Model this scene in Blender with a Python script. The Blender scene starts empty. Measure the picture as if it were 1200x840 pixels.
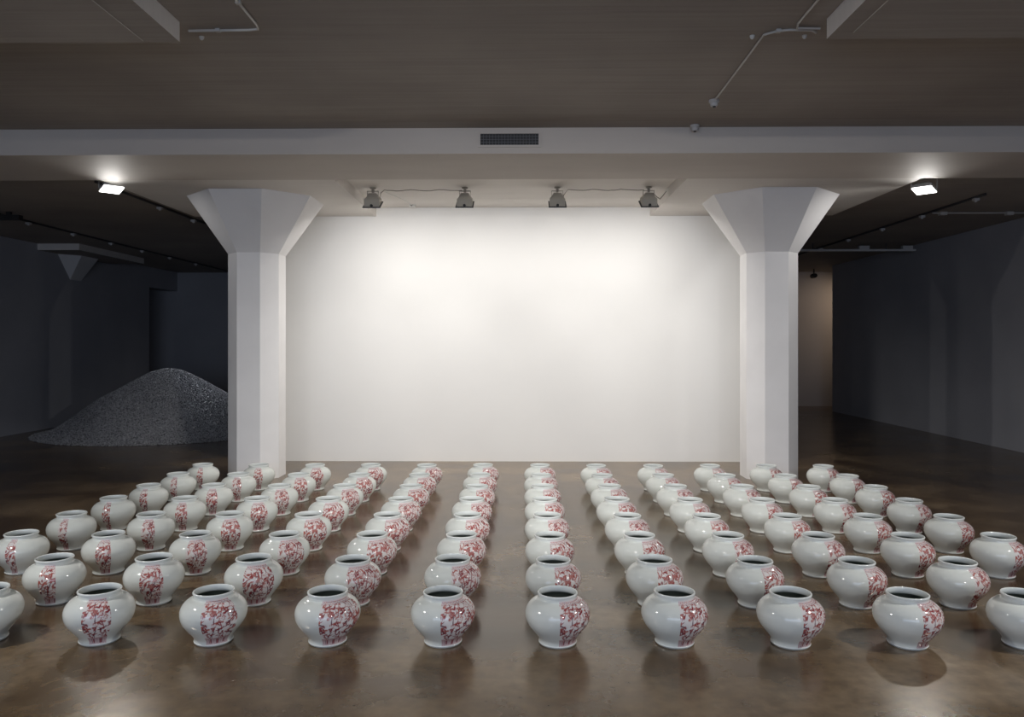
import bpy, bmesh, math, random
import numpy as np
from mathutils import Vector, Matrix

C = bpy.context.scene.collection
SC = bpy.context.scene
PI = math.pi
R = math.radians

# ------------------------------------------------------------------ camera
cam_d = bpy.data.cameras.new('camera')
cam = bpy.data.objects.new('camera', cam_d)
C.objects.link(cam)
cam.location = (0, 0, 1.5465)
cam.rotation_euler = (R(90), 0, 0.01316)
cam_d.sensor_width = 36
cam_d.lens = 906.2 / 1200 * 36
cam_d.shift_y = -16.84 / 1200
cam_d.clip_start = 0.05
SC.camera = cam

# ------------------------------------------------------------------ world, exposure
w = bpy.data.worlds.new('world')
SC.world = w
w.use_nodes = True
w.node_tree.nodes['Background'].inputs[0].default_value = (0.45, 0.6, 1.0, 1)
w.node_tree.nodes['Background'].inputs[1].default_value = 0.02
SC.view_settings.view_transform = 'Standard'
SC.view_settings.look = 'None'
SC.view_settings.exposure = 0.0
SC.view_settings.gamma = 1.0
SC.view_settings.use_curve_mapping = False


def aim(o, target):
    d = Vector(target) - o.location
    o.rotation_euler = d.to_track_quat('-Z', 'Y').to_euler()


def area(name, loc, target, sx, sy, power, col, spread=180):
    l = bpy.data.lights.new(name, 'AREA')
    l.shape = 'RECTANGLE'
    l.size = sx
    l.size_y = sy
    l.energy = power
    l.color = col
    l.spread = R(spread)
    o = bpy.data.objects.new(name, l)
    C.objects.link(o)
    o.location = loc
    aim(o, target)
    return o


def spot(name, loc, target, angle, blend, power, col, rad=0.05):
    l = bpy.data.lights.new(name, 'SPOT')
    l.energy = power
    l.color = col
    l.spot_size = R(angle)
    l.spot_blend = blend
    l.shadow_soft_size = rad
    o = bpy.data.objects.new(name, l)
    C.objects.link(o)
    o.location = loc
    aim(o, target)
    return o


def G(k):
    return 1.0


WARM = (1.0, 0.93, 0.84)
NEUT = (1.0, 0.97, 0.93)
COOL = (0.62, 0.75, 1.0)
# daylight through the wide window behind the camera
area('window_daylight', (-0.8, -4.7, 1.9), (-0.8, 5, 1.2), 9.0, 2.2, 225 * G('day'), COOL)
# ceiling floodlights of the front bay, outside the frame on both sides
for px in (-4.45, 4.4):
    spot('front_flood', (px, 3.2, 3.25), (px * 0.25, 4.8, 0.0), 104, 1.0, 345 * G('ffl'), NEUT, 0.06)
for px in (-1.7, 1.6):
    spot('centre_fill', (px, 0.5, 3.30), (px * -1.3, 9.2, 0.2), 35, 1.0, 1050 * G('ffn'), NEUT, 0.22)  # unseen fill without a fitting, added to brighten columns and wall edges
for px in (-2.6, 2.5):
    spot('rear_flood', (px, -2.6, 3.25), (px * 0.5, 8.5, 0.2), 60, 1.0, 210 * G('rear'), NEUT, 0.05)

# the four wall washers (positions shared with the fixtures built below)
WASH_X = (-1.722, -0.659, 0.404, 1.452)
WASH_Y, WASH_Z = 8.93, 3.13
for x in WASH_X:
    k = 1.25 if abs(x) > 1 else 0.9         # the outer pair burns brighter
    area('washer_spill', (x, WASH_Y + 0.01, WASH_Z - 0.02), (x, WASH_Y + 0.485, WASH_Z - 0.90), 0.15, 0.09, 12.5 * k * G('wsp'), NEUT, 165)
    spot('washer_beam', (x, WASH_Y + 0.02, WASH_Z - 0.03), (x * 1.7, 10.2, -0.9), 80, 1.0, 36 * G('wbm'), NEUT, 0.05)

# the two visible flood lamps
FLOODS = ((-4.394, 8.223, 3.22), (4.327, 8.383, 3.22))
for i, (x, y, z) in enumerate(FLOODS):
    spot('flood_beam', (x, y - 0.03, z - 0.05), (x * 0.35, 4.2, 0.0), 105, 0.6, 20 * G('fbm'), NEUT, 0.07)
    spot('flood_spill', (x, y - 0.03, z - 0.06), (x * 0.55, 5.2, 0.0), 128, 0.8, 60 * G('fsp'), NEUT, 0.10)

for x, tx, p in ((-4.35, -3.3, 9), (4.28, 3.1, 42)):
    spot('flood_side_spill', (x, 8.25, 3.13), (tx, 8.9, 2.3), 100, 1.0, p * G('fsd'), NEUT, 0.07)

# warm lamp of the far passage
spot('passage_beam', (8.9, 18.3, 3.1), (7.3, 19.4, 1.9), 90, 1.0, 75 * G('etc'), (1.0, 0.72, 0.48), 0.08)
# gallery lamp over the heap
spot('heap_beam', (-5.1, 15.3, 3.25), (-6.0, 14.0, 0.7), 60, 1.0, 150 * G('etc'), (0.85, 0.9, 1.0), 0.05)


# ------------------------------------------------------------------ materials
def mat(name, col=(0.8, 0.8, 0.8), rough=0.5, metal=0.0, spec=0.5):
    m = bpy.data.materials.new(name)
    m.use_nodes = True
    p = m.node_tree.nodes['Principled BSDF']
    p.inputs['Base Color'].default_value = (*col, 1)
    p.inputs['Roughness'].default_value = rough
    p.inputs['Metallic'].default_value = metal
    p.inputs['Specular IOR Level'].default_value = spec
    return m


def nd(m, t, **kw):
    n = m.node_tree.nodes.new(t)
    for k, v in kw.items():
        setattr(n, k, v)
    return n


def lk(m, a, b):
    m.node_tree.links.new(a, b)


def noise_mat(name, c1, c2, scale=(1, 1, 1), nscale=3.0, rough=0.6, bump=0.1, detail=6, lo=0.35, hi=0.65, spec=0.4, dist=0.02):
    m = mat(name, c1, rough, 0, spec)
    p = m.node_tree.nodes['Principled BSDF']
    tc = nd(m, 'ShaderNodeTexCoord')
    mp = nd(m, 'ShaderNodeMapping')
    mp.inputs['Scale'].default_value = scale
    ns = nd(m, 'ShaderNodeTexNoise')
    ns.inputs['Scale'].default_value = nscale
    ns.inputs['Detail'].default_value = detail
    cr = nd(m, 'ShaderNodeValToRGB')
    cr.color_ramp.elements[0].position = lo
    cr.color_ramp.elements[1].position = hi
    cr.color_ramp.elements[0].color = (*c1, 1)
    cr.color_ramp.elements[1].color = (*c2, 1)
    bp = nd(m, 'ShaderNodeBump')
    bp.inputs['Strength'].default_value = bump
    bp.inputs['Distance'].default_value = dist
    lk(m, tc.outputs['Object'], mp.inputs['Vector'])
    lk(m, mp.outputs['Vector'], ns.inputs['Vector'])
    lk(m, ns.outputs['Fac'], cr.inputs['Fac'])
    lk(m, cr.outputs['Color'], p.inputs['Base Color'])
    lk(m, ns.outputs['Fac'], bp.inputs['Height'])
    lk(m, bp.outputs['Normal'], p.inputs['Normal'])
    return m


M = {}
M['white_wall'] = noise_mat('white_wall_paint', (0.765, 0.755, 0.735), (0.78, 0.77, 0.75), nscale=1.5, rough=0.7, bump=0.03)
M['shaded_wall'] = noise_mat('shaded_wall_paint', (0.40, 0.40, 0.43), (0.45, 0.45, 0.48), nscale=0.8, rough=0.75, bump=0.03)  # white walls greyed: the dimness of the unlit rooms is in the colour
M['column'] = noise_mat('column_paint', (0.72, 0.71, 0.71), (0.77, 0.76, 0.76), nscale=2.0, rough=0.65, bump=0.05)
M['beam'] = noise_mat('beam_paint', (0.55, 0.50, 0.455), (0.60, 0.55, 0.50), scale=(0.4, 1, 1), nscale=2.0, rough=0.7, bump=0.05)
M['trim'] = mat('white_enamel', (0.62, 0.61, 0.58), 0.45)
M['lamp_grey'] = mat('lamp_housing_paint', (0.42, 0.39, 0.33), 0.45)
M['dark'] = mat('black_metal', (0.02, 0.02, 0.02), 0.5)
M['track'] = mat('dark_track_paint', (0.05, 0.05, 0.055), 0.5)
M['socket'] = mat('grey_socket', (0.55, 0.54, 0.53), 0.5)
M['conduit'] = mat('grey_conduit', (0.52, 0.50, 0.47), 0.4)
M['cable'] = mat('cable_rubber', (0.16, 0.14, 0.12), 0.6)


def emit_mat(name, col, s):
    m = mat(name, col, 0.3)
    p = m.node_tree.nodes['Principled BSDF']
    p.inputs['Emission Color'].default_value = (*col, 1)
    p.inputs['Emission Strength'].default_value = s
    return m


M['lens'] = emit_mat('lit_lamp_lens', (1.0, 0.98, 0.94), 6)
M['washlens'] = emit_mat('lit_washer_lens', (1.0, 0.97, 0.93), 2)


def ceiling_mat(name, c1, c2):
    """painted board-marked concrete: long thin streaks along x, fine board joints across y"""
    m = mat(name, c1, 0.75, 0, 0.3)
    p = m.node_tree.nodes['Principled BSDF']
    tc = nd(m, 'ShaderNodeTexCoord')
    mp = nd(m, 'ShaderNodeMapping')
    mp.inputs['Scale'].default_value = (0.35, 14, 1)
    ns = nd(m, 'ShaderNodeTexNoise')
    ns.inputs['Scale'].default_value = 2.2
    ns.inputs['Detail'].default_value = 5
    big = nd(m, 'ShaderNodeTexNoise')
    big.inputs['Scale'].default_value = 0.8
    big.inputs['Detail'].default_value = 3
    wv = nd(m, 'ShaderNodeTexWave')
    wv.bands_direction = 'Y'
    wv.inputs['Scale'].default_value = 1.05
    wv.inputs['Distortion'].default_value = 0.15
    wv.inputs['Detail'].default_value = 1
    wr = nd(m, 'ShaderNodeValToRGB')
    wr.color_ramp.elements[0].position = 0.0
    wr.color_ramp.elements[1].position = 0.03
    mx = nd(m, 'ShaderNodeMix', data_type='RGBA')
    ad = nd(m, 'ShaderNodeMath', operation='MULTIPLY_ADD')
    ad.inputs[1].default_value = 0.55
    cr = nd(m, 'ShaderNodeValToRGB')
    cr.color_ramp.elements[0].position = 0.55
    cr.color_ramp.elements[1].position = 1.0
    cr.color_ramp.elements[0].color = (*c1, 1)
    cr.color_ramp.elements[1].color = (*c2, 1)
    bp = nd(m, 'ShaderNodeBump')
    bp.inputs['Strength'].default_value = 0.35
    bp.inputs['Distance'].default_value = 0.01
    lk(m, tc.outputs['Object'], mp.inputs['Vector'])
    lk(m, mp.outputs['Vector'], ns.inputs['Vector'])
    lk(m, tc.outputs['Object'], big.inputs['Vector'])
    lk(m, tc.outputs['Object'], wv.inputs['Vector'])
    lk(m, wv.outputs['Fac'], wr.inputs['Fac'])
    lk(m, ns.outputs['Fac'], ad.inputs[0])
    lk(m, big.outputs['Fac'], ad.inputs[2])
    lk(m, ad.outputs[0], cr.inputs['Fac'])
    hs = nd(m, 'ShaderNodeMath', operation='MULTIPLY_ADD')
    hs.inputs[1].default_value = 0.25
    lk(m, wr.outputs['Color'], hs.inputs[0])
    lk(m, ns.outputs['Fac'], hs.inputs[2])
    lk(m, hs.outputs[0], bp.inputs['Height'])
    lk(m, cr.outputs['Color'], p.inputs['Base Color'])
    lk(m, bp.outputs['Normal'], p.inputs['Normal'])
    return m


M['ceiling'] = ceiling_mat('ceiling_board_marked_paint', (0.30, 0.265, 0.24), (0.40, 0.36, 0.32))
M['lit_ceiling'] = ceiling_mat('lamp_lit_ceiling_paint', (0.70, 0.66, 0.62), (0.78, 0.745, 0.70))  # lighter copy of the ceiling, with lamp light put into its colour


def floor_mat():
    m = mat('polished_concrete', (0.1, 0.08, 0.06), 0.2, 0, 0.5)
    p = m.node_tree.nodes['Principled BSDF']
    tc = nd(m, 'ShaderNodeTexCoord')
    n1 = nd(m, 'ShaderNodeTexNoise')
    n1.inputs['Scale'].default_value = 1.3
    n1.inputs['Detail'].default_value = 8
    n1.inputs['Roughness'].default_value = 0.55
    n1.inputs['Distortion'].default_value = 0.25
    c1 = nd(m, 'ShaderNodeValToRGB')
    e = c1.color_ramp.elements
    e[0].position = 0.33
    e[0].color = (0.055, 0.032, 0.017, 1)
    e[1].position = 0.70
    e[1].color = (0.215, 0.158, 0.100, 1)
    x = e.new(0.5)
    x.color = (0.115, 0.077, 0.042, 1)
    n2 = nd(m, 'ShaderNodeTexNoise')
    n2.inputs['Scale'].default_value = 14
    n2.inputs['Detail'].default_value = 6
    c2 = nd(m, 'ShaderNodeValToRGB')
    c2.color_ramp.elements[0].position = 0.3
    c2.color_ramp.elements[0].color = (0.78, 0.76, 0.74, 1)
    c2.color_ramp.elements[1].position = 0.7
    c2.color_ramp.elements[1].color = (1.16, 1.14, 1.10, 1)
    mul = nd(m, 'ShaderNodeMix', data_type='RGBA', blend_type='MULTIPLY')
    mul.inputs[0].default_value = 1
    # hairline cracks
    vw = nd(m, 'ShaderNodeMapping')
    vw.inputs['Scale'].default_value = (0.55, 0.4, 1)
    dn = nd(m, 'ShaderNodeTexNoise')
    dn.inputs['Scale'].default_value = 3
    dn.inputs['Detail'].default_value = 6
    dm = nd(m, 'ShaderNodeMix', data_type='RGBA')
    dm.inputs[0].default_value = 0.22
    vo = nd(m, 'ShaderNodeTexVoronoi', feature='DISTANCE_TO_EDGE')
    vo.inputs['Scale'].default_value = 1.0
    vr = nd(m, 'ShaderNodeValToRGB')
    vr.color_ramp.elements[0].position = 0.0
    vr.color_ramp.elements[0].color = (1, 1, 1, 1)
    vr.color_ramp.elements[1].position = 0.0014
    vr.color_ramp.elements[1].color = (0, 0, 0, 1)
    cn = nd(m, 'ShaderNodeMath', operation='MULTIPLY')
    ck = nd(m, 'ShaderNodeTexNoise')
    ck.inputs['Scale'].default_value = 9
    ckr = nd(m, 'ShaderNodeValToRGB')
    ckr.color_ramp.elements[0].position = 0.5
    ckr.color_ramp.elements[1].position = 0.62
    ckr.color_ramp.elements[1].color = (0.3, 0.3, 0.3, 1)
    cm = nd(m, 'ShaderNodeMix', data_type='RGBA')
    cm.inputs[7].default_value = (0.22, 0.17, 0.12, 1)
    rr = nd(m, 'ShaderNodeMapRange')
    rr.inputs['From Min'].default_value = 0.3
    rr.inputs['From Max'].default_value = 0.7
    rr.inputs['To Min'].default_value = 0.19
    rr.inputs['To Max'].default_value = 0.28
    bp = nd(m, 'ShaderNodeBump')
    bp.inputs['Strength'].default_value = 0.06
    bp.inputs['Distance'].default_value = 0.01
    O = tc.outputs['Object']
    lk(m, O, n1.inputs['Vector'])
    lk(m, O, n2.inputs['Vector'])
    lk(m, O, ck.inputs['Vector'])
    lk(m, O, vw.inputs['Vector'])
    lk(m, O, dn.inputs['Vector'])
    lk(m, vw.outputs[0], dm.inputs[6])
    lk(m, dn.outputs['Color'], dm.inputs[7])
    lk(m, dm.outputs[2], vo.inputs['Vector'])
    lk(m, vo.outputs['Distance'], vr.inputs['Fac'])
    lk(m, ck.outputs['Fac'], ckr.inputs['Fac'])
    lk(m, vr.outputs['Color'], cn.inputs[0])
    lk(m, ckr.outputs['Color'], cn.inputs[1])
    lk(m, n1.outputs['Fac'], c1.inputs['Fac'])
    lk(m, n2.outputs['Fac'], c2.inputs['Fac'])
    lk(m, c1.outputs['Color'], mul.inputs[6])
    lk(m, c2.outputs['Color'], mul.inputs[7])
    lk(m, cn.outputs[0], cm.inputs[0])
    lk(m, mul.outputs[2], cm.inputs[6])
    lk(m, cm.outputs[2], p.inputs['Base Color'])
    lk(m, n1.outputs['Fac'], rr.inputs['Value'])
    lk(m, rr.outputs[0], p.inputs['Roughness'])
    lk(m, n2.outputs['Fac'], bp.inputs['Height'])
    lk(m, bp.outputs['Normal'], p.inputs['Normal'])
    return m


M['floor'] = floor_mat()
M['floor'].node_tree.nodes['Principled BSDF'].inputs['Specular IOR Level'].default_value = 0.8
M['floor'].node_tree.nodes['Principled BSDF'].inputs['Specular Tint'].default_value = (1.0, 0.88, 0.72, 1)


def glaze(name):
    """white porcelain; the painted motif lies on the mesh as a colour attribute and shows from
    angle 0 round to the jar's own motif_span (degrees)"""
    m = mat(name, (0.7, 0.72, 0.70), 0.09, 0, 0.5)
    p = m.node_tree.nodes['Principled BSDF']
    at = nd(m, 'ShaderNodeAttribute', attribute_name='motif')
    sp = nd(m, 'ShaderNodeAttribute', attribute_name='motif_span')
    sp.attribute_type = 'OBJECT'
    tc = nd(m, 'ShaderNodeTexCoord')
    sx = nd(m, 'ShaderNodeSeparateXYZ')
    ng = nd(m, 'ShaderNodeMath', operation='MULTIPLY')
    ng.inputs[1].default_value = -1
    a2 = nd(m, 'ShaderNodeMath', operation='ARCTAN2')      # azimuth from -y towards +x
    dg = nd(m, 'ShaderNodeMath', operation='MULTIPLY')
    dg.inputs[1].default_value = 180 / PI
    wrp = nd(m, 'ShaderNodeMath', operation='WRAP')
    wrp.inputs[1].default_value = 360
    wrp.inputs[2].default_value = 0
    lt = nd(m, 'ShaderNodeMath', operation='LESS_THAN')
    ml = nd(m, 'ShaderNodeMath', operation='MULTIPLY')
    mx = nd(m, 'ShaderNodeMix', data_type='RGBA')
    mx.inputs[6].default_value = (0.66, 0.685, 0.65, 1)
    lk(m, tc.outputs['Object'], sx.inputs[0])
    lk(m, sx.outputs['Y'], ng.inputs[0])
    lk(m, sx.outputs['X'], a2.inputs[0])
    lk(m, ng.outputs[0], a2.inputs[1])
    lk(m, a2.outputs[0], dg.inputs[0])
    lk(m, dg.outputs[0], wrp.inputs[0])
    lk(m, wrp.outputs[0], lt.inputs[0])
    lk(m, sp.outputs['Fac'], lt.inputs[1])
    lk(m, lt.outputs[0], ml.inputs[0])
    lk(m, at.outputs['Alpha'], ml.inputs[1])
    lk(m, ml.outputs[0], mx.inputs[0])
    lk(m, at.outputs['Color'], mx.inputs[7])
    lk(m, mx.outputs[2], p.inputs['Base Color'])
    return m


M['glaze'] = glaze('painted_porcelain_glaze')
M['rim'] = mat('white_porcelain_glaze', (0.70, 0.73, 0.71), 0.1)
M['inside'] = mat('shaded_jar_inside', (0.16, 0.19, 0.17), 0.3)  # shade inside the jar put into the colour, darker than the outer glaze


# ------------------------------------------------------------------ mesh helpers
class MB:
    def __init__(s):
        s.v = []
        s.f = []

    def add(s, vs, fs):
        n = len(s.v)
        s.v += [tuple(v) for v in vs]
        s.f += [tuple(i + n for i in f) for f in fs]
        return s

    def box(s, a, b):
        (x0, y0, z0), (x1, y1, z1) = a, b
        vs = [(x0, y0, z0), (x1, y0, z0), (x1, y1, z0), (x0, y1, z0), (x0, y0, z1), (x1, y0, z1), (x1, y1, z1), (x0, y1, z1)]
        return s.add(vs, [(0, 3, 2, 1), (4, 5, 6, 7), (0, 1, 5, 4), (1, 2, 6, 5), (2, 3, 7, 6), (3, 0, 4, 7)])

    def loft(s, rings, cap=True):
        n = len(rings[0])
        vs = [p for r in rings for p in r]
        fs = []
        for k in range(len(rings) - 1):
            for i in range(n):
                j = (i + 1) % n
                fs.append((k * n + i, k * n + j, (k + 1) * n + j, (k + 1) * n + i))
        if cap:
            fs.append(tuple(range(n - 1, -1, -1)))
            fs.append(tuple((len(rings) - 1) * n + i for i in range(n)))
        return s.add(vs, fs)

    def lathe(s, prof, n=32, c=(0, 0, 0), axis='z'):
        rings = []
        for r, z in prof:
            ring = []
            for i in range(n):
                a = 2 * PI * i / n
                if axis == 'z':
                    ring.append((c[0] + r * math.cos(a), c[1] + r * math.sin(a), c[2] + z))
                elif axis == 'y':
                    ring.append((c[0] + r * math.cos(a), c[1] + z, c[2] - r * math.sin(a)))
                else:
                    ring.append((c[0] + z, c[1] + r * math.cos(a), c[2] + r * math.sin(a)))
            rings.append(ring)
        return s.loft(rings)

    def tube(s, pts, r, n=8):
        pts = [Vector(p) for p in pts]
        rings = []
        for i, p in enumerate(pts):
            if i == 0:
                d = pts[1] - p
            elif i == len(pts) - 1:
                d = p - pts[i - 1]
            else:
                d = (pts[i + 1] - p).normalized() + (p - pts[i - 1]).normalized()
            d.normalize()
            up = Vector((0, 0, 1)) if abs(d.z) < 0.9 else Vector((1, 0, 0))
            a = d.cross(up).normalized()
            b = a.cross(d).normalized()
            rings.append([p + a * r * math.cos(2 * PI * k / n) + b * r * math.sin(2 * PI * k / n) for k in range(n)])
        return s.loft(rings)

    def mesh(s, name, m, smooth=False, bevel=0):
        me = bpy.data.meshes.new(name)
        me.from_pydata(s.v, [], s.f)
        me.materials.append(m)
        bm = bmesh.new()
        bm.from_mesh(me)
        bmesh.ops.recalc_face_normals(bm, faces=bm.faces)
        if bevel:
            es = [e for e in bm.edges if len(e.link_faces) == 2 and e.calc_face_angle(0) > 0.6]
            bmesh.ops.bevel(bm, geom=es, offset=bevel, segments=2, affect='EDGES', profile=0.6)
        bm.to_mesh(me)
        bm.free()
        if smooth:
            me.polygons.foreach_set('use_smooth', [True] * len(me.polygons))
            if smooth != 'all':
                me.set_sharp_from_angle(angle=R(40))
        return me

    def build(s, name, m, parent=None, smooth=False, bevel=0):
        return link(name, s.mesh(name, m, smooth, bevel), parent)


def link(name, me, parent=None):
    o = bpy.data.objects.new(name, me)
    C.objects.link(o)
    if parent:
        o.parent = parent
    return o


def struct(o):
    o['kind'] = 'structure'
    return o


def tag(o, label, cat, group=None):
    o['label'] = label
    o['category'] = cat
    if group:
        o['group'] = group
    return o


def thing(name, label, cat, loc=(0, 0, 0), group=None):
    o = bpy.data.objects.new(name, None)
    o.empty_display_size = 0.1
    C.objects.link(o)
    o.location = loc
    return tag(o, label, cat, group)


# ------------------------------------------------------------------ setting
ZF, ZB, ZR = 3.465, 3.235, 3.35          # front ceiling, beam soffit and drop panels, rear ceiling
WALL_Y, FAR_Y = 10.2, 19.4
XL, XR = -8.70, 7.14
Y0 = -5.0

struct(MB().box((-12, Y0 - 0.3, -0.2), (11, FAR_Y + 0.3, 0)).build('floor', M['floor']))
ceil_ob = struct(MB().box((XL - 0.3, Y0 - 0.3, ZF), (XR + 0.3, 6.86, ZF + 0.25)).build('ceiling', M['ceiling']))
MB().box((-12, 7.92, ZR), (-1.93, FAR_Y + 0.3, ZR + 0.365)).box((1.68, 7.92, ZR), (11, FAR_Y + 0.3, ZR + 0.365)).box(
    (-1.93, WALL_Y, ZR), (1.68, FAR_Y + 0.3, ZR + 0.365)).build('rear_slab', M['ceiling'], ceil_ob)
MB().box((-1.93, 7.92, ZR), (1.68, WALL_Y, ZR + 0.365)).build('middle_slab', M['lit_ceiling'], ceil_ob)  # lighter tone carries the glow of the washers on this slab
MB().box((XL - 0.3, 6.86, ZB), (XR + 0.3, 7.92, ZF + 0.25)).build('beam', M['beam'], ceil_ob)
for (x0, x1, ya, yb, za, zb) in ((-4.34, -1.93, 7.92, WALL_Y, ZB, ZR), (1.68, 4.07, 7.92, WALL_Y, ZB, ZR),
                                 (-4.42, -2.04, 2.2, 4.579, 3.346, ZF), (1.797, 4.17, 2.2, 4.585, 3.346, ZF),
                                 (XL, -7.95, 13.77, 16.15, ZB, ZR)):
    dp = MB().box((x0, ya, za), (x1, yb, zb)).build('drop_panel', M['lit_ceiling'], ceil_ob)
    if not 5 < ya < 12:                                    # plain ceiling tone on the soffit, lit tone painted on the edges
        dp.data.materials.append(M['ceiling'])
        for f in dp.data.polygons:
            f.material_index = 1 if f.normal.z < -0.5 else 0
# thin seam ribs left by the shuttering on the two front drop panels
for p0, p1 in (((-2.249, 2.3, 3.345), (-2.249, 4.56, 3.345)), ((1.922, 2.3, 3.345), (1.912, 4.49, 3.345))):
    MB().tube([p0, p1], 0.0022, 6).build('shuttering_seam', M['conduit'], ceil_ob)

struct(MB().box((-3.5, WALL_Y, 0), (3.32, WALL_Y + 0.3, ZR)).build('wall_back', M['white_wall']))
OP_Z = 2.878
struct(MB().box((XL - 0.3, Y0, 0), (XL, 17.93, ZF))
       .box((XL - 0.3, 17.93, OP_Z), (XL, FAR_Y, ZR)).build('wall_left', M['shaded_wall']))
struct(MB().box((XR, Y0, 0), (XR + 0.3, 17.9, ZF)).build('wall_right', M['shaded_wall']))
struct(MB().box((-12, FAR_Y, 0), (11, FAR_Y + 0.3, ZR)).build('wall_far', M['shaded_wall']))
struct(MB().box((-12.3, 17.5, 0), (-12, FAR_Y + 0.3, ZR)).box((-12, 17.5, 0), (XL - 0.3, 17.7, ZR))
       .build('wall_recess', M['shaded_wall']))
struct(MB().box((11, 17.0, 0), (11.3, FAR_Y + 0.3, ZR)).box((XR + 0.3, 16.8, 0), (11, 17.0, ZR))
       .build('wall_passage', M['shaded_wall']))
# wall behind the camera with its wide window opening
fw = MB()
fw.box((XL, Y0 - 0.3, 0), (-5.3, Y0, ZF)).box((3.7, Y0 - 0.3, 0), (XR, Y0, ZF))
fw.box((-5.3, Y0 - 0.3, 0), (3.7, Y0, 0.8)).box((-5.3, Y0 - 0.3, 3.0), (3.7, Y0, ZF))
struct(fw.build('wall_front', M['white_wall']))


# ------------------------------------------------------------------ columns
def octo(cx, cy, r, z, k=0.4142):
    h = r * k
    return [(cx - h, cy - r, z), (cx + h, cy - r, z), (cx + r, cy - h, z), (cx + r, cy + h, z),
            (cx + h, cy + r, z), (cx - h, cy + r, z), (cx - r, cy + h, z), (cx - r, cy - h, z)]


def column(x, y, ztop, label, clip=None):
    t = thing('column', label, 'column', (x, y, 0))
    zc = 2.59
    parts = (('shaft', [octo(0, 0, 0.295, 0, .45), octo(0, 0, 0.295, zc, .45)]),
             ('capital', [octo(0, 0, 0.295, zc, .45), octo(0, 0, 0.707, ztop)]))
    for nm, rings in parts:
        me = MB().loft(rings).mesh(nm, M['column'])
        bm = bmesh.new()
        bm.from_mesh(me)
        if clip is not None:
            g = bm.verts[:] + bm.edges[:] + bm.faces[:]
            res = bmesh.ops.bisect_plane(bm, geom=g, plane_co=(clip - x, 0, 0), plane_no=(-1, 0, 0), clear_outer=True)
            if bm.verts:
                bmesh.ops.holes_fill(bm, edges=bm.edges[:])
        nv = len(bm.verts)
        bm.to_mesh(me)
        bm.free()
        if nv > 3:
            link(nm, me, t)
    return t


column(-3.115, 9.055, ZB, 'white octagonal column with flared capital at the left end of the bright wall')
column(2.872, 9.055, ZB, 'white octagonal column with flared capital at the right end of the bright wall')
column(-9.12, 14.95, ZB, 'flared column capital standing out of the dark left wall', clip=XL + 0.001)


# ------------------------------------------------------------------ jars
def arc_table(prof):
    P = np.array(prof)
    d = np.hypot(np.diff(P[:, 0]), np.diff(P[:, 1]))
    return np.concatenate([[0], np.cumsum(d)])


def smooth_profile(ctrl, n):
    """Catmull-Rom through the control points, resampled evenly along the arc"""
    P = [Vector((r, z, 0)) for r, z in ctrl]
    P = [P[0] * 2 - P[1]] + P + [P[-1] * 2 - P[-2]]
    out = []
    for i in range(1, len(P) - 2):
        for k in range(12):
            t = k / 12
            a, b, c, d = P[i - 1], P[i], P[i + 1], P[i + 2]
            q = 0.5 * ((2 * b) + (c - a) * t + (2 * a - 5 * b + 4 * c - d) * t * t + (3 * b - a - 3 * c + d) * t ** 3)
            out.append((q.x, q.y))
    out.append((P[-2].x, P[-2].y))
    out = np.array(out)
    s = arc_table(out)
    t = np.linspace(0, s[-1], n)
    return np.stack([np.interp(t, s, out[:, 0]), np.interp(t, s, out[:, 1])], 1), t


OUT = [(.0978, .010), (.0970, .018), (.0988, .028), (.1065, .041), (.1225, .061), (.1415, .084), (.155, .104), (.1645, .126),
       (.1685, .148), (.1675, .168), (.160, .190), (.146, .209), (.128, .2235), (.110, .2315), (.1025, .2365), (.1005, .2455)]


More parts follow.
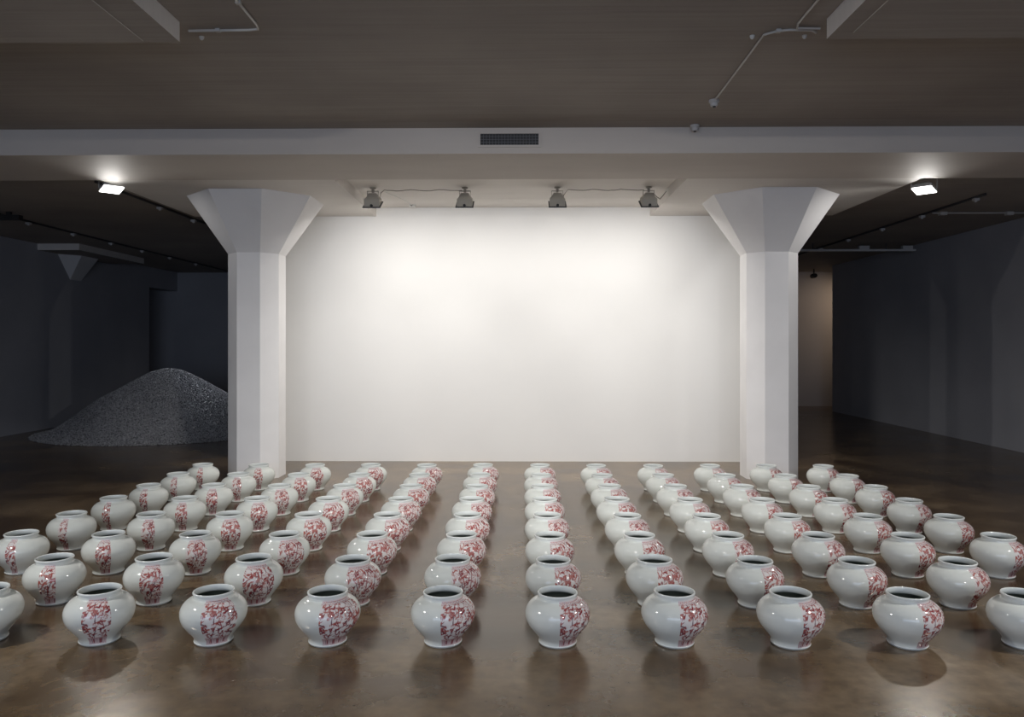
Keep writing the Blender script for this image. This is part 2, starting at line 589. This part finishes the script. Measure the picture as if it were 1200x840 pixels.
def paint(seed, phi, S, ST):
    """the red floral motif as RGBA over (angle in degrees, arc length in metres)"""
    rnd = random.Random(seed)
    U = np.radians(phi)[:, None] * 0.150 + 0 * S[None, :]
    V = S[None, :] + 0 * U
    col = np.zeros(U.shape + (3,))
    col[:] = (0.70, 0.66, 0.65)
    top = ST

    def put(mask, c, a=1.0):
        mk = np.clip(mask, 0, 1)[..., None] * a
        col[:] = col * (1 - mk) + np.array(c) * mk

    def leaf(u, v, L, W, ang, c, a=1.0):
        ca, sa = math.cos(ang), math.sin(ang)
        x = (U - u) * ca + (V - v) * sa
        y = -(U - u) * sa + (V - v) * ca
        q = W * (1 - (x / L) ** 2) - np.abs(y)
        put(np.where(np.abs(x) < L, q / 0.0016, 0), c, a)

    def flower(u, v, rad, n, fill, line, core):
        a = np.arctan2(V - v, U - u)
        r = np.hypot(U - u, V - v)
        ph = rnd.random() * 6
        edge = rad * (0.74 + 0.16 * np.cos(a * n + ph) + 0.10 * np.cos(a * 3 + ph * 2))
        put((edge - r) / 0.0015, line)
        put((edge - 0.0030 - r) / 0.0015, fill)
        e2 = edge * (0.60 + 0.12 * np.cos(a * n + ph + 2))
        put((0.0014 - np.abs(r - e2)) / 0.0012, line, 0.7)
        put((rad * 0.22 * (1 + .4 * np.cos(a * 4)) - r) / 0.0015, core, .8)

    def stroke(pts, wd, c, a=1.0):
        d = np.full(U.shape, 9.0)
        for (x0, y0), (x1, y1) in zip(pts[:-1], pts[1:]):
            dx, dy = x1 - x0, y1 - y0
            t = np.clip(((U - x0) * dx + (V - y0) * dy) / (dx * dx + dy * dy + 1e-9), 0, 1)
            d = np.minimum(d, np.hypot(U - x0 - t * dx, V - y0 - t * dy))
        put((wd - d) / 0.0012, c, a)

    CRIM, DARK, CORAL, PINK, MAUVE = (.25, .030, .040), (.11, .015, .04), (.38, .095, .075), (.50, .24, .22), (.27, .12, .19)
    WHITE = (.76, .76, .76)
    W = math.radians(205) * 0.15
    b0, b1 = 0.045, top - 0.030           # bottom of the garden, top of the garden
    # twigs
    for k in range(int(W / 0.052)):
        u = 0.045 + k * 0.052 + rnd.uniform(-.01, .01)
        pts = [(u, b0)]
        for j in range(7):
            pts.append((pts[-1][0] + rnd.uniform(-.014, .014), b0 + (b1 - b0) * (j + 1) / 7))
        stroke(pts, 0.0028, CRIM if k % 2 else DARK)
    # leaves: dark crimson low down, coral on the shoulder
    nleaf = int(W * 820)
    for i in range(nleaf):
        u = rnd.uniform(-.005, W)
        t = rnd.random()
        v = b0 + 0.006 + (b1 - b0 - .006) * t
        c = rnd.choice([CRIM, CRIM, CRIM, CORAL, DARK] if t < .5 else [CRIM, CORAL, CORAL, PINK, CRIM])
        leaf(u, v, rnd.uniform(.008, .021), rnd.uniform(.003, .0065), rnd.uniform(0, PI), c, rnd.uniform(.75, 1))
    # blossoms
    k = 0
    u = 0.028 + 0.013 * (seed % 3)
    while u < W:
        for tt in ((.30, .64, .90) if k % 2 else (.46, .78)):
            uu, vv = u + rnd.uniform(-.006, .006), b0 + (b1 - b0) * (tt + rnd.uniform(-.03, .03))
            kind = rnd.random()
            rad = rnd.uniform(.015, .023)
            if kind < .5:
                flower(uu, vv, rad, 6, WHITE, CORAL, PINK)
            elif kind < .8:
                flower(uu, vv, rad, 5, PINK, CRIM, CORAL)
            else:
                flower(uu, vv, rad * .9, 7, CORAL, DARK, WHITE)
        u += 0.034
        k += 1
    # clear patches of glaze between the plants
    for i in range(int(W * 45)):
        leaf(rnd.uniform(0, W), b0 + .01 + rnd.random() * (b1 - b0 - .02), rnd.uniform(.008, .018), rnd.uniform(.003, .007),
             rnd.uniform(0, PI), WHITE, .9)
    # rim of the shoulder: cloud scrolls in mauve and coral
    put(np.where(V > b1, 1.0, 0), (.60, .45, .44), .3)
    for i in range(int(W / .012)):
        leaf(i * .012, top - 0.022 + .003 * (i % 2), .0075, .0028, .5 if i % 2 else -.5, MAUVE if i % 3 else CORAL)
        leaf(i * .012 + .006, top - 0.010, .006, .0035, 0, CORAL if i % 3 else MAUVE)
    put((0.0016 - np.abs(V - b1)) / .001, CRIM)
    # ground line and the lappets round the foot
    put(np.where(V < b0, 1.0, 0), (.68, .64, .63), 1)
    put((0.0022 - np.abs(V - b0)) / .001, CRIM)
    put((0.0012 - np.abs(V - b0 + .006)) / .001, CRIM)
    lp = 0.0165
    uu = (U % lp) - lp / 2
    hgt = (b0 - .008) - V
    lap = np.where((V > .003) & (hgt > 0), 1.0, 0)
    half = lp * .44 * np.sqrt(np.clip(1 - (np.clip((.012 - V), 0, .012) / .012) ** 2, 0, 1))
    put(lap * ((half - np.abs(uu)) > 0), CRIM, .9)
    put(lap * ((half - .0030 - np.abs(uu)) > 0), (.66, .58, .58), 1)
    put(lap * ((.0022 - np.abs(uu)) > 0) * (V > .008), DARK if seed % 2 else CRIM, .9)
    put((0.0012 - np.abs(V - .0015)) / .001, CRIM)
    return col


def jar_body(seed):
    NP = 120
    prof, S = smooth_profile(OUT, NP)
    phi = np.concatenate([np.arange(-1, 207, 1.0), np.arange(209, 358, 5.0)])
    a = np.radians(phi)
    n = len(phi)
    X = np.sin(a)[:, None] * prof[None, :, 0]
    Y = -np.cos(a)[:, None] * prof[None, :, 0]
    Z = np.zeros(n)[:, None] + prof[None, :, 1]
    co = np.stack([X, Y, Z], -1).reshape(-1, 3)
    i = np.arange(n)[:, None]
    j = np.arange(NP - 1)[None, :]
    i2 = (i + 1) % n
    quads = np.stack([i * NP + j, i2 * NP + j, i2 * NP + j + 1, i * NP + j + 1], -1).reshape(-1, 4)
    me = bpy.data.meshes.new('jar_body')
    me.vertices.add(len(co))
    me.vertices.foreach_set('co', co.ravel())
    me.loops.add(quads.size)
    me.loops.foreach_set('vertex_index', quads.ravel())
    me.polygons.add(len(quads))
    me.polygons.foreach_set('loop_start', np.arange(0, quads.size, 4))
    me.polygons.foreach_set('use_smooth', np.ones(len(quads), bool))
    me.update(calc_edges=True)
    me.validate()
    col = np.ones((n, NP, 4), np.float32)
    col[..., :3] = paint(seed, phi, S, S[-1])
    at = me.color_attributes.new('motif', 'FLOAT_COLOR', 'POINT')
    at.data.foreach_set('color', col.ravel())
    me.materials.append(M['glaze'])
    return me


def lathe_mesh(name, prof, m, n=64):
    mb = MB()
    rings = [[(r * math.cos(2 * PI * i / n), r * math.sin(2 * PI * i / n), z) for i in range(n)] for r, z in prof]
    mb.loft(rings, cap=False)
    return mb.mesh(name, m, 'all')


RIM = [(.1005, .2450), (.1008, .2500), (.1030, .2535), (.1050, .2575), (.1052, .2615), (.1035, .2650), (.1000, .2662), (.0970, .2645),
       (.0955, .2600), (.0950, .2520), (.0952, .2440), (.0975, .2360), (.104, .2300)]
INS = [(.104, .2300), (.124, .2190), (.143, .203), (.156, .186), (.162, .166), (.163, .148), (.159, .126), (.149, .105), (.135, .085),
       (.118, .066), (.100, .048), (.092, .034), (.08, .024), (.05, .020), (.001, .020)]
FOOT = [(.0975, .0125), (.0988, .0115), (.0994, .0085), (.0985, .0055), (.0945, .0045), (.0940, .0), (.0920, .0), (.0900, .006), (.0880, .010), (.001, .010)]
bodies = [jar_body(sd) for sd in (11, 24, 37, 53)]
rim_me = lathe_mesh('jar_rim', RIM, M['rim'])
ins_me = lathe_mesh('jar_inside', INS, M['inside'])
foot_me = lathe_mesh('jar_foot', FOOT, M['rim'])

SPANS = [21, 32, 46, 64, 88, 108, 122, 134, 146, 158, 170, 182]
LOOKS = ['very thin red floral strip', 'narrow red floral strip', 'red floral band', 'broad red floral band', 'wide red floral panel',
         'red floral right half', 'red floral right half', 'red floral right side',
         'red floral right side', 'red floral right edge', 'red floral right edge',
         'red floral far edge']
ORD = ['first', 'second', 'third', 'fourth', 'fifth', 'sixth', 'seventh', 'eighth', 'ninth', 'tenth', 'eleventh', 'twelfth']
ROWN = ['in the front row', 'in second row from front', 'in third row from front', 'in fourth row from front',
        'in fourth row from back', 'in third row from back', 'in second row from back', 'in the back row']
rj = random.Random(5)
GX, GY, GS = -3.4135, 4.0215, 0.6
for row in range(8):
    cols = list(range(1, 11)) if row < 2 else list(range(12))   # the photo shows no corner jars in the two front rows
    for k, c in enumerate(cols):
        pos = 'leftmost' if k == 0 else 'rightmost' if k == len(cols) - 1 else ORD[k] + ' from left'
        lab = 'white jar with %s, %s %s' % (LOOKS[c], pos, ROWN[row])
        if row == 0 and k in (0, len(cols) - 1):
            lab = 'white porcelain jar cut off by the %s edge of the photo in the front row' % ('left' if k == 0 else 'right')
        t = thing('porcelain_jar', lab, 'jar', (GX + GS * c + rj.uniform(-.004, .004), GY + GS * row + rj.uniform(-.004, .004), 0),
                  'painted porcelain jars in rows on the floor')
        t.rotation_euler.z = R(rj.uniform(-2.5, 2.5))
        t.scale = [1 + rj.uniform(-.012, .012)] * 3
        b = link('body', bodies[0 if row == 0 else 1 + (row + c // 2) % 3], t)
        b['motif_span'] = float(SPANS[c] + rj.uniform(-1.5, 1.5))
        link('rim', rim_me, t)
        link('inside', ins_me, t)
        link('foot_ring', foot_me, t)


# ------------------------------------------------------------------ heap of seeds
def heap():
    rng = np.random.default_rng(3)
    cx, cy = -6.31, 13.72
    rr = np.array([0, .12, .3, .575, .8, 1.05, 1.25, 1.47, 1.68, 1.85, 2.02, 2.2])
    hh = np.array([1.10, 1.09, 1.035, .885, .74, .595, .45, .285, .13, .04, -.004, -.02])

    def height(x, y):
        d = np.hypot(x - cx, y - cy)
        a = np.arctan2(y - cy, x - cx)
        d = d * (1 + .02 * np.sin(3 * a + 1) + .012 * np.sin(7 * a))
        return np.interp(d, rr, hh) + .010 * np.sin(x * 5.3) * np.sin(y * 4.1)

    NR, NA = 60, 120
    d = np.linspace(0.0, 2.06, NR)[1:]
    a = np.linspace(0, 2 * PI, NA, endpoint=False)
    X = cx + d[:, None] * np.cos(a)
    Y = cy + d[:, None] * np.sin(a)
    Z = np.maximum(height(X, Y), 0.0) + 0.001
    vs = [(cx, cy, float(height(np.array(cx), np.array(cy))))] + list(map(tuple, np.stack([X, Y, Z], -1).reshape(-1, 3)))
    fs = [(0, 1 + i, 1 + (i + 1) % NA) for i in range(NA)]
    for r_ in range(NR - 2):
        for i in range(NA):
            j = (i + 1) % NA
            fs.append((1 + r_ * NA + i, 1 + (r_ + 1) * NA + i, 1 + (r_ + 1) * NA + j, 1 + r_ * NA + j))
    n0 = len(vs)
    N = 60000
    # seeds lie over the whole surface, thinning out over the skirt; mostly the camera side shows
    r_ = 2.12 * np.sqrt(rng.random(N))
    t = rng.random(N) * 2 * PI
    sx, sy = cx + r_ * np.cos(t), cy + r_ * np.sin(t)
    sz = np.maximum(height(sx, sy), 0) + 0.008
    ax = rng.normal(size=(N, 3))
    ax[:, 2] *= .5
    ax /= np.linalg.norm(ax, axis=1)[:, None]
    up = rng.normal(size=(N, 3))
    bx = np.cross(ax, up)
    bx /= np.linalg.norm(bx, axis=1)[:, None]
    cz = np.cross(ax, bx)
    L = rng.uniform(.013, .021, N)[:, None]
    Wd = L * .5
    c = np.stack([sx, sy, sz], 1)
    P = np.stack([c - ax * L, c + bx * Wd, c + cz * Wd * .6, c - bx * Wd, c - cz * Wd * .6, c + ax * L], 1)
    P[..., 2] = np.maximum(P[..., 2], 0.001)
    tri = np.array([(0, 2, 1), (0, 3, 2), (0, 4, 3), (0, 1, 4), (5, 1, 2), (5, 2, 3), (5, 3, 4), (5, 4, 1)])
    T = (np.arange(N)[:, None, None] * 6 + tri[None]).reshape(-1, 3) + n0
    co = np.concatenate([np.array(vs), P.reshape(-1, 3)])
    loops, starts = [], []
    for f in fs:
        starts.append(len(loops))
        loops += f
    base_l = len(loops)
    loops = np.concatenate([np.array(loops), T.ravel()])
    starts = np.concatenate([np.array(starts), base_l + np.arange(len(T)) * 3])
    me = bpy.data.meshes.new('seed_heap')
    me.vertices.add(len(co))
    me.vertices.foreach_set('co', co.ravel())
    me.loops.add(len(loops))
    me.loops.foreach_set('vertex_index', loops)
    me.polygons.add(len(starts))
    me.polygons.foreach_set('loop_start', starts)
    me.update(calc_edges=True)
    m = mat('grey_seed', (0.3, 0.3, 0.3), 0.5)
    p = m.node_tree.nodes['Principled BSDF']
    g = nd(m, 'ShaderNodeNewGeometry')
    cr = nd(m, 'ShaderNodeValToRGB')
    cr.color_ramp.elements[0].color = (0.06, 0.06, 0.065, 1)
    cr.color_ramp.elements[1].color = (0.60, 0.60, 0.62, 1)
    lk(m, g.outputs['Random Per Island'], cr.inputs['Fac'])
    lk(m, cr.outputs['Color'], p.inputs['Base Color'])
    me.materials.append(m)
    o = link('seed_heap', me)
    tag(o, 'tall conical heap of small grey seeds on the floor of the dark left room', 'heap')
    o['kind'] = 'stuff'


heap()


# ------------------------------------------------------------------ wall washers under the middle ceiling
def washer(first_x):
    t = thing('wall_washer', '', 'spotlight', (first_x, 8.9, ZR), 'spotlights washing the bright wall')
    # local origin at the ceiling; the lens faces down and a little towards the wall
    b = MB()
    b.loft([[(-.088, -.085, -.240), (.088, -.085, -.240), (.088, .080, -.155), (-.088, .080, -.155)],
            [(-.088, -.080, -.150), (.088, -.080, -.150), (.088, .075, -.115), (-.088, .075, -.115)],
            [(-.058, -.060, -.108), (.058, -.060, -.108), (.058, .055, -.085), (-.058, .055, -.085)],
            [(-.044, -.040, -.070), (.044, -.040, -.070), (.044, .040, -.070), (-.044, .040, -.070)]])
    body = b.build('housing', M['lamp_grey'], t, bevel=.004)
    for z in (-.165, -.183, -.201):
        MB().box((-.070, -.084, z - .004), (.070, -.074, z + .004)).build('cooling_fin', M['lamp_grey'], body)
    bz = MB().loft([[(-.102, -.098, -.252), (.102, -.098, -.252), (.102, .098, -.150), (-.102, .098, -.150)],
                    [(-.102, -.098, -.241), (.102, -.098, -.241), (.102, .098, -.139), (-.102, .098, -.139)]])
    bz.build('bezel', M['track'], t)
    MB().loft([[(-.080, -.075, -.2420), (.080, -.075, -.2420), (.080, .080, -.1620), (-.080, .080, -.1620)],
               [(-.080, -.075, -.2380), (.080, -.075, -.2380), (.080, .080, -.1580), (-.080, .080, -.1580)]]).build('lens', M['washlens'], t)
    MB().lathe([(.001, -.02), (.014, -.02), (.016, -.012), (.016, 0), (.001, 0)], 20, (0, -.086, -.222), 'y').build('knob', M['dark'], t, True)
    y = MB()
    y.box((-.066, -.014, -.125), (-.060, .014, -.045)).box((.060, -.014, -.125), (.066, .014, -.045)).box((-.066, -.014, -.046), (.066, .014, -.038))
    y.build('yoke', M['lamp_grey'], t)
    MB().lathe([(.001, 0), (.035, 0), (.035, -.012), (.016, -.02), (.014, -.058), (.001, -.058)], 24).build('ceiling_mount', M['lamp_grey'], t, True)
    return t


WL = ['grey box spotlight under the middle ceiling, leftmost of the four above the bright wall',
      'grey box spotlight above the bright wall, second of four from the left',
      'grey box spotlight above the bright wall, second of four from the right',
      'grey box spotlight beside the right column capital, rightmost of the four']


def copy_tree(o, parent=None):
    c = o.copy()
    C.objects.link(c)
    if parent:
        c.parent = parent
    for ch in list(o.children):
        copy_tree(ch, c)
    return c


w0 = washer(WASH_X[0])
for i, x in enumerate(WASH_X):
    o = w0 if i == 0 else copy_tree(w0)
    o.location = (x, 8.9, ZR)
    o['label'] = WL[i]

# power cables looped between the lamps
rc = random.Random(2)


def cable(x0, x1, label, ends):
    pts = []
    n = 26
    for k in range(n + 1):
        f = k / n
        x = x0 + (x1 - x0) * f
        z = ZR - .012 - .010 * abs(math.sin(f * 9.0)) - .004 * rc.random()
        pts.append((x, 8.955 + .01 * math.sin(f * 14), z))
    e = list(ends[0]) + pts + list(ends[1])
    tag(MB().tube(e, .0042, 6).build('power_cable', M['cable'], None, True), label, 'cable')


cable(-1.60, -.70, 'thin cable strung under the ceiling between the two left spotlights',
      ([(-1.652, 8.955, ZR - .130), (-1.64, 8.955, ZR - .05)], []))
cable(.53, 1.41, 'thin cable strung under the ceiling between the two right spotlights',
      ([(.472, 8.955, ZR - .145), (.48, 8.955, ZR - .08)], []))
tag(MB().tube([(1.51, 8.96, ZR - .055), (1.56, 8.97, ZR - .10), (1.595, 8.975, ZR - .125), (1.625, 8.98, ZR - .09), (1.672, 8.985, ZR - .03)],
              .0042, 6).build('power_cable', M['cable'], None, True), 'short drooping cable from the rightmost spotlight to the ceiling edge', 'cable')
pts = [(-1.62 + .25 * math.sin(f * PI / 2), 9.0 + .85 * f, ZR - .02 - .05 * f) for f in np.linspace(0, 1, 9)]
tag(MB().tube([tuple(float(q) for q in p) for p in pts] + [(-1.40, 9.95, ZR - .02)], .0035, 6).build('power_cable', M['trim'], None, True),
    'pale cable curving from the leftmost spotlight to a ceiling box', 'cable')
t = thing('junction_box', 'small white junction box on the ceiling where the bright wall begins', 'box', (-1.42, 9.98, ZR))
MB().lathe([(.001, 0), (.045, 0), (.045, -.03), (.038, -.038), (.001, -.038)], 24).build('cover', M['trim'], t, True)
MB().box((-.012, -.055, -.028), (.012, -.040, -.012)).build('cable_gland', M['dark'], t)

# ------------------------------------------------------------------ the two lit flood lamps
for i, (x, y, z) in enumerate(FLOODS):
    s = 1 if i == 0 else -1
    t = thing('flood_lamp', ('glowing flood lamp on the ceiling to the left of the left column' if i == 0
                             else 'glowing flood lamp on the ceiling to the right of the right column'), 'lamp', (x, y, ZR),
              None)
    rot = Matrix.Rotation(R(45 * s), 4, 'Z') @ Matrix.Rotation(R(-14), 4, 'X')

    def rp(pts):
        return [tuple(rot @ Vector(p) + Vector((0, 0, -.125))) for p in pts]
    hx, hy = .105, .095
    hb = MB().loft([rp([(-hx, -hy, -.022), (hx, -hy, -.022), (hx, hy, -.022), (-hx, hy, -.022)]),
                    rp([(-hx * .96, -hy * .96, .012), (hx * .96, -hy * .96, .012), (hx * .96, hy * .96, .012), (-hx * .96, hy * .96, .012)]),
                    rp([(-hx * .5, -hy * .5, .05), (hx * .5, -hy * .5, .05), (hx * .5, hy * .5, .05), (-hx * .5, hy * .5, .05)])])
    hb.build('housing', M['trim'], t)
    MB().loft([rp([(-hx * .92, -hy * .92, -.030), (hx * .92, -hy * .92, -.030), (hx * .92, hy * .92, -.030), (-hx * .92, hy * .92, -.030)]),
               rp([(-hx * .96, -hy * .96, -.0225), (hx * .96, -hy * .96, -.0225), (hx * .96, hy * .96, -.0225), (-hx * .96, hy * .96, -.0225)])]
              ).build('lens', M['lens'], t)
    br = MB()
    br.box((-.14, -.012, -.13), (-.134, .012, -.02)).box((.134, -.012, -.13), (.14, .012, -.02)).box((-.14, -.012, -.024), (.14, .012, -.018))
    br.build('bracket', M['trim'], t)
    MB().lathe([(.001, 0), (.04, 0), (.04, -.02), (.001, -.02)], 20).build('ceiling_mount', M['trim'], t, True)

# ------------------------------------------------------------------ vent in the beam
t = thing('air_vent', 'dark grille vent set in the front face of the ceiling beam', 'vent', (-.113, 6.86, 3.361))
vw, vh = .258, .050
MB().box((-vw, -.004, -vh), (vw, .0, vh)).build('duct_opening', M['dark'], t)
fr = MB()
fr.box((-vw - .022, -.012, vh), (vw + .022, 0, vh + .02)).box((-vw - .022, -.012, -vh - .02), (vw + .022, 0, -vh))
fr.box((-vw - .022, -.012, -vh), (-vw, 0, vh)).box((vw, -.012, -vh), (vw + .022, 0, vh))
fr.build('frame', M['beam'], t)
gr = MB()
for k in range(1, 4):
    z = -vh + 2 * vh * k / 4
    gr.box((-vw, -.009, z - .0016), (vw, -.006, z + .0016))
for k in range(1, 19):
    x = -vw + 2 * vw * k / 19
    gr.box((x - .0016, -.010, -vh), (x + .0016, -.007, vh))
g = gr.build('grille_bars', mat('grille_grey', (.14, .14, .15), .5), t)
g['kind'] = 'stuff'


# ------------------------------------------------------------------ conduits, sockets, detectors
def conduit(pts, r, label, name='conduit_pipe', m='conduit', clips=()):
    t = thing(name, label, 'pipe', pts[0])
    o = Vector(pts[0])
    MB().tube([Vector(p) - o for p in pts], r, 8).build('pipe', M[m], t, True)
    for c in clips:
        c = Vector(c) - o
        MB().box(c - Vector((.014, .014, .008)), c + Vector((.014, .014, .010))).build('clip', M[m], t)
    return t


zc = ZF - .012
conduit([(-1.585, 2.6, zc), (-1.585, 4.6, zc), (-1.60, 4.662, zc), (-1.66, 4.675, zc), (-2.03, 4.682, zc)], .008,
        'thin bent conduit on the ceiling beside the upper left drop panel', clips=[(-1.585, 4.3, zc), (-1.85, 4.679, zc)])
conduit([(1.633, 2.6, zc), (1.64, 4.62, zc), (1.66, 4.69, zc), (1.80, 4.697, zc)], .007,
        'thin conduit bending into the corner of the upper right drop panel')
conduit([(1.80, 4.76, zc), (1.76, 4.722, zc), (1.62, 4.715, zc), (1.55, 4.735, zc), (1.49, 4.79, zc), (1.497, 5.2, zc), (1.506, 6.03, zc)], .0075,
        'thin conduit running from the upper right drop panel to a ceiling detector', clips=[(1.56, 4.732, zc)])


def detector(loc, label, tilt=0):
    t = thing('ceiling_detector', label, 'detector', loc)
    MB().lathe([(.001, 0), (.040, 0), (.040, -.018), (.030, -.024), (.028, -.045), (.020, -.052), (.001, -.052)], 24).build('casing', M['socket'], t, True)
    MB().lathe([(.001, -.048), (.012, -.048), (.012, -.060), (.001, -.060)], 16, (0, -.008, 0)).build('sensor', M['dark'], t, True)


detector((1.508, 6.10, ZF), 'small ceiling detector at the end of the bent conduit')
detector((1.513, 6.80, ZF), 'small ceiling detector touching the top edge of the beam')
for (x, y), lb in zip(((-2.00, 4.80), (1.431, 4.83), (1.755, 4.83)),
                      ('tiny metal ceiling stud beside the upper left drop panel',
                       'tiny metal ceiling stud left of the bent conduit at upper right',
                       'tiny metal ceiling stud by the corner of the upper right drop panel')):
    tag(MB().lathe([(.001, 0), (.016, 0), (.013, -.014), (.006, -.022), (.001, -.022)], 12, (x, y, ZF)).build('ceiling_stud', M['trim'], None, True), lb, 'stud')


def light_track(p0, p1, socks, label, r=.012):
    t = thing('ceiling_track', label, 'track', (p0[0], p0[1], ZR))
    o = Vector((p0[0], p0[1], ZR))
    MB().box(Vector((-.009, 0, -.028)), Vector((.009, p1[1] - p0[1], 0))).build('rail', M['track'], t)
    for y in socks:
        s = MB().box((-.030, y - p0[1] - .03, -.055), (.030, y - p0[1] + .03, -.028)).build('socket', M['socket'], t)
        MB().lathe([(.001, 0), (.018, 0), (.015, -.016), (.001, -.016)], 12, (0, y - p0[1], -.055)).build('socket_cap', M['socket'], s, True)
    return t


light_track((-7.21, 10.4), (-7.21, 18.9), (11.2, 12.33, 13.47, 14.58, 15.73, 17.0), 'dark ceiling track with small sockets along the dark left room')
light_track((-4.70, 8.45), (-4.70, 13.2), (9.97, 11.0), 'dark ceiling track behind the left flood lamp and left column')
light_track((5.53, 9.3), (5.53, 15.6), (9.5, 10.77, 11.95, 13.2, 14.4), 'dark ceiling track with small sockets in the dark right room')
t = thing('track_spotlight', 'black box lamp on the ceiling track at the left edge of the photo', 'spotlight', (-7.0, 10.46, ZR))
MB().box((-.19, -.05, -.11), (.16, .05, -.045)).build('housing', M['dark'], t)
MB().box((-.03, -.02, -.045), (.03, .02, 0)).build('bracket', M['dark'], t)
MB().box((-.26, -.03, -.095), (-.19, .03, -.05)).build('end_cap', M['socket'], t)

t = thing('conduit_pipe', 'thin grey conduit with two boxes crossing to the dark right wall', 'pipe', (5.6, 10.635, ZR))
MB().tube([(0, 0, -.014), (XR - 5.6, 0, -.014)], .010, 8).build('pipe', M['conduit'], t, True)
for x in (.14, 1.04):
    MB().box((x - .045, -.035, -.045), (x + .045, .035, 0)).build('box', M['conduit'], t)
t = thing('cable_tray', 'long grey cable tray hanging across the far end of the dark right room', 'tray', (3.6, 13.9, 3.225))
MB().box((0, -.05, -.022), (XR - 3.6 - .14, .05, .012)).build('tray', M['socket'], t)
for x in (2.50, 3.27):
    MB().box((x - .09, -.04, .012), (x + .09, .04, .075)).build('box', M['socket'], t)
for x in (.4, 1.6, 2.9):
    MB().box((x - .006, -.006, .012), (x + .006, .006, ZR - 3.225)).build('hanger_rod', M['track'], t)

# lamp and duct seen through the far right passage
t = thing('passage_spotlight', 'dark spotlight under the ceiling of the lit passage behind the right column', 'spotlight', (6.98, 18.6, ZR))
MB().lathe([(.001, -.10), (.05, -.10), (.06, .0), (.055, .10), (.001, .11)], 20, (0, 0, -.17), 'y').build('housing', M['dark'], t, True)
MB().box((-.012, -.012, -.12), (.012, .012, 0)).build('stem', M['dark'], t)
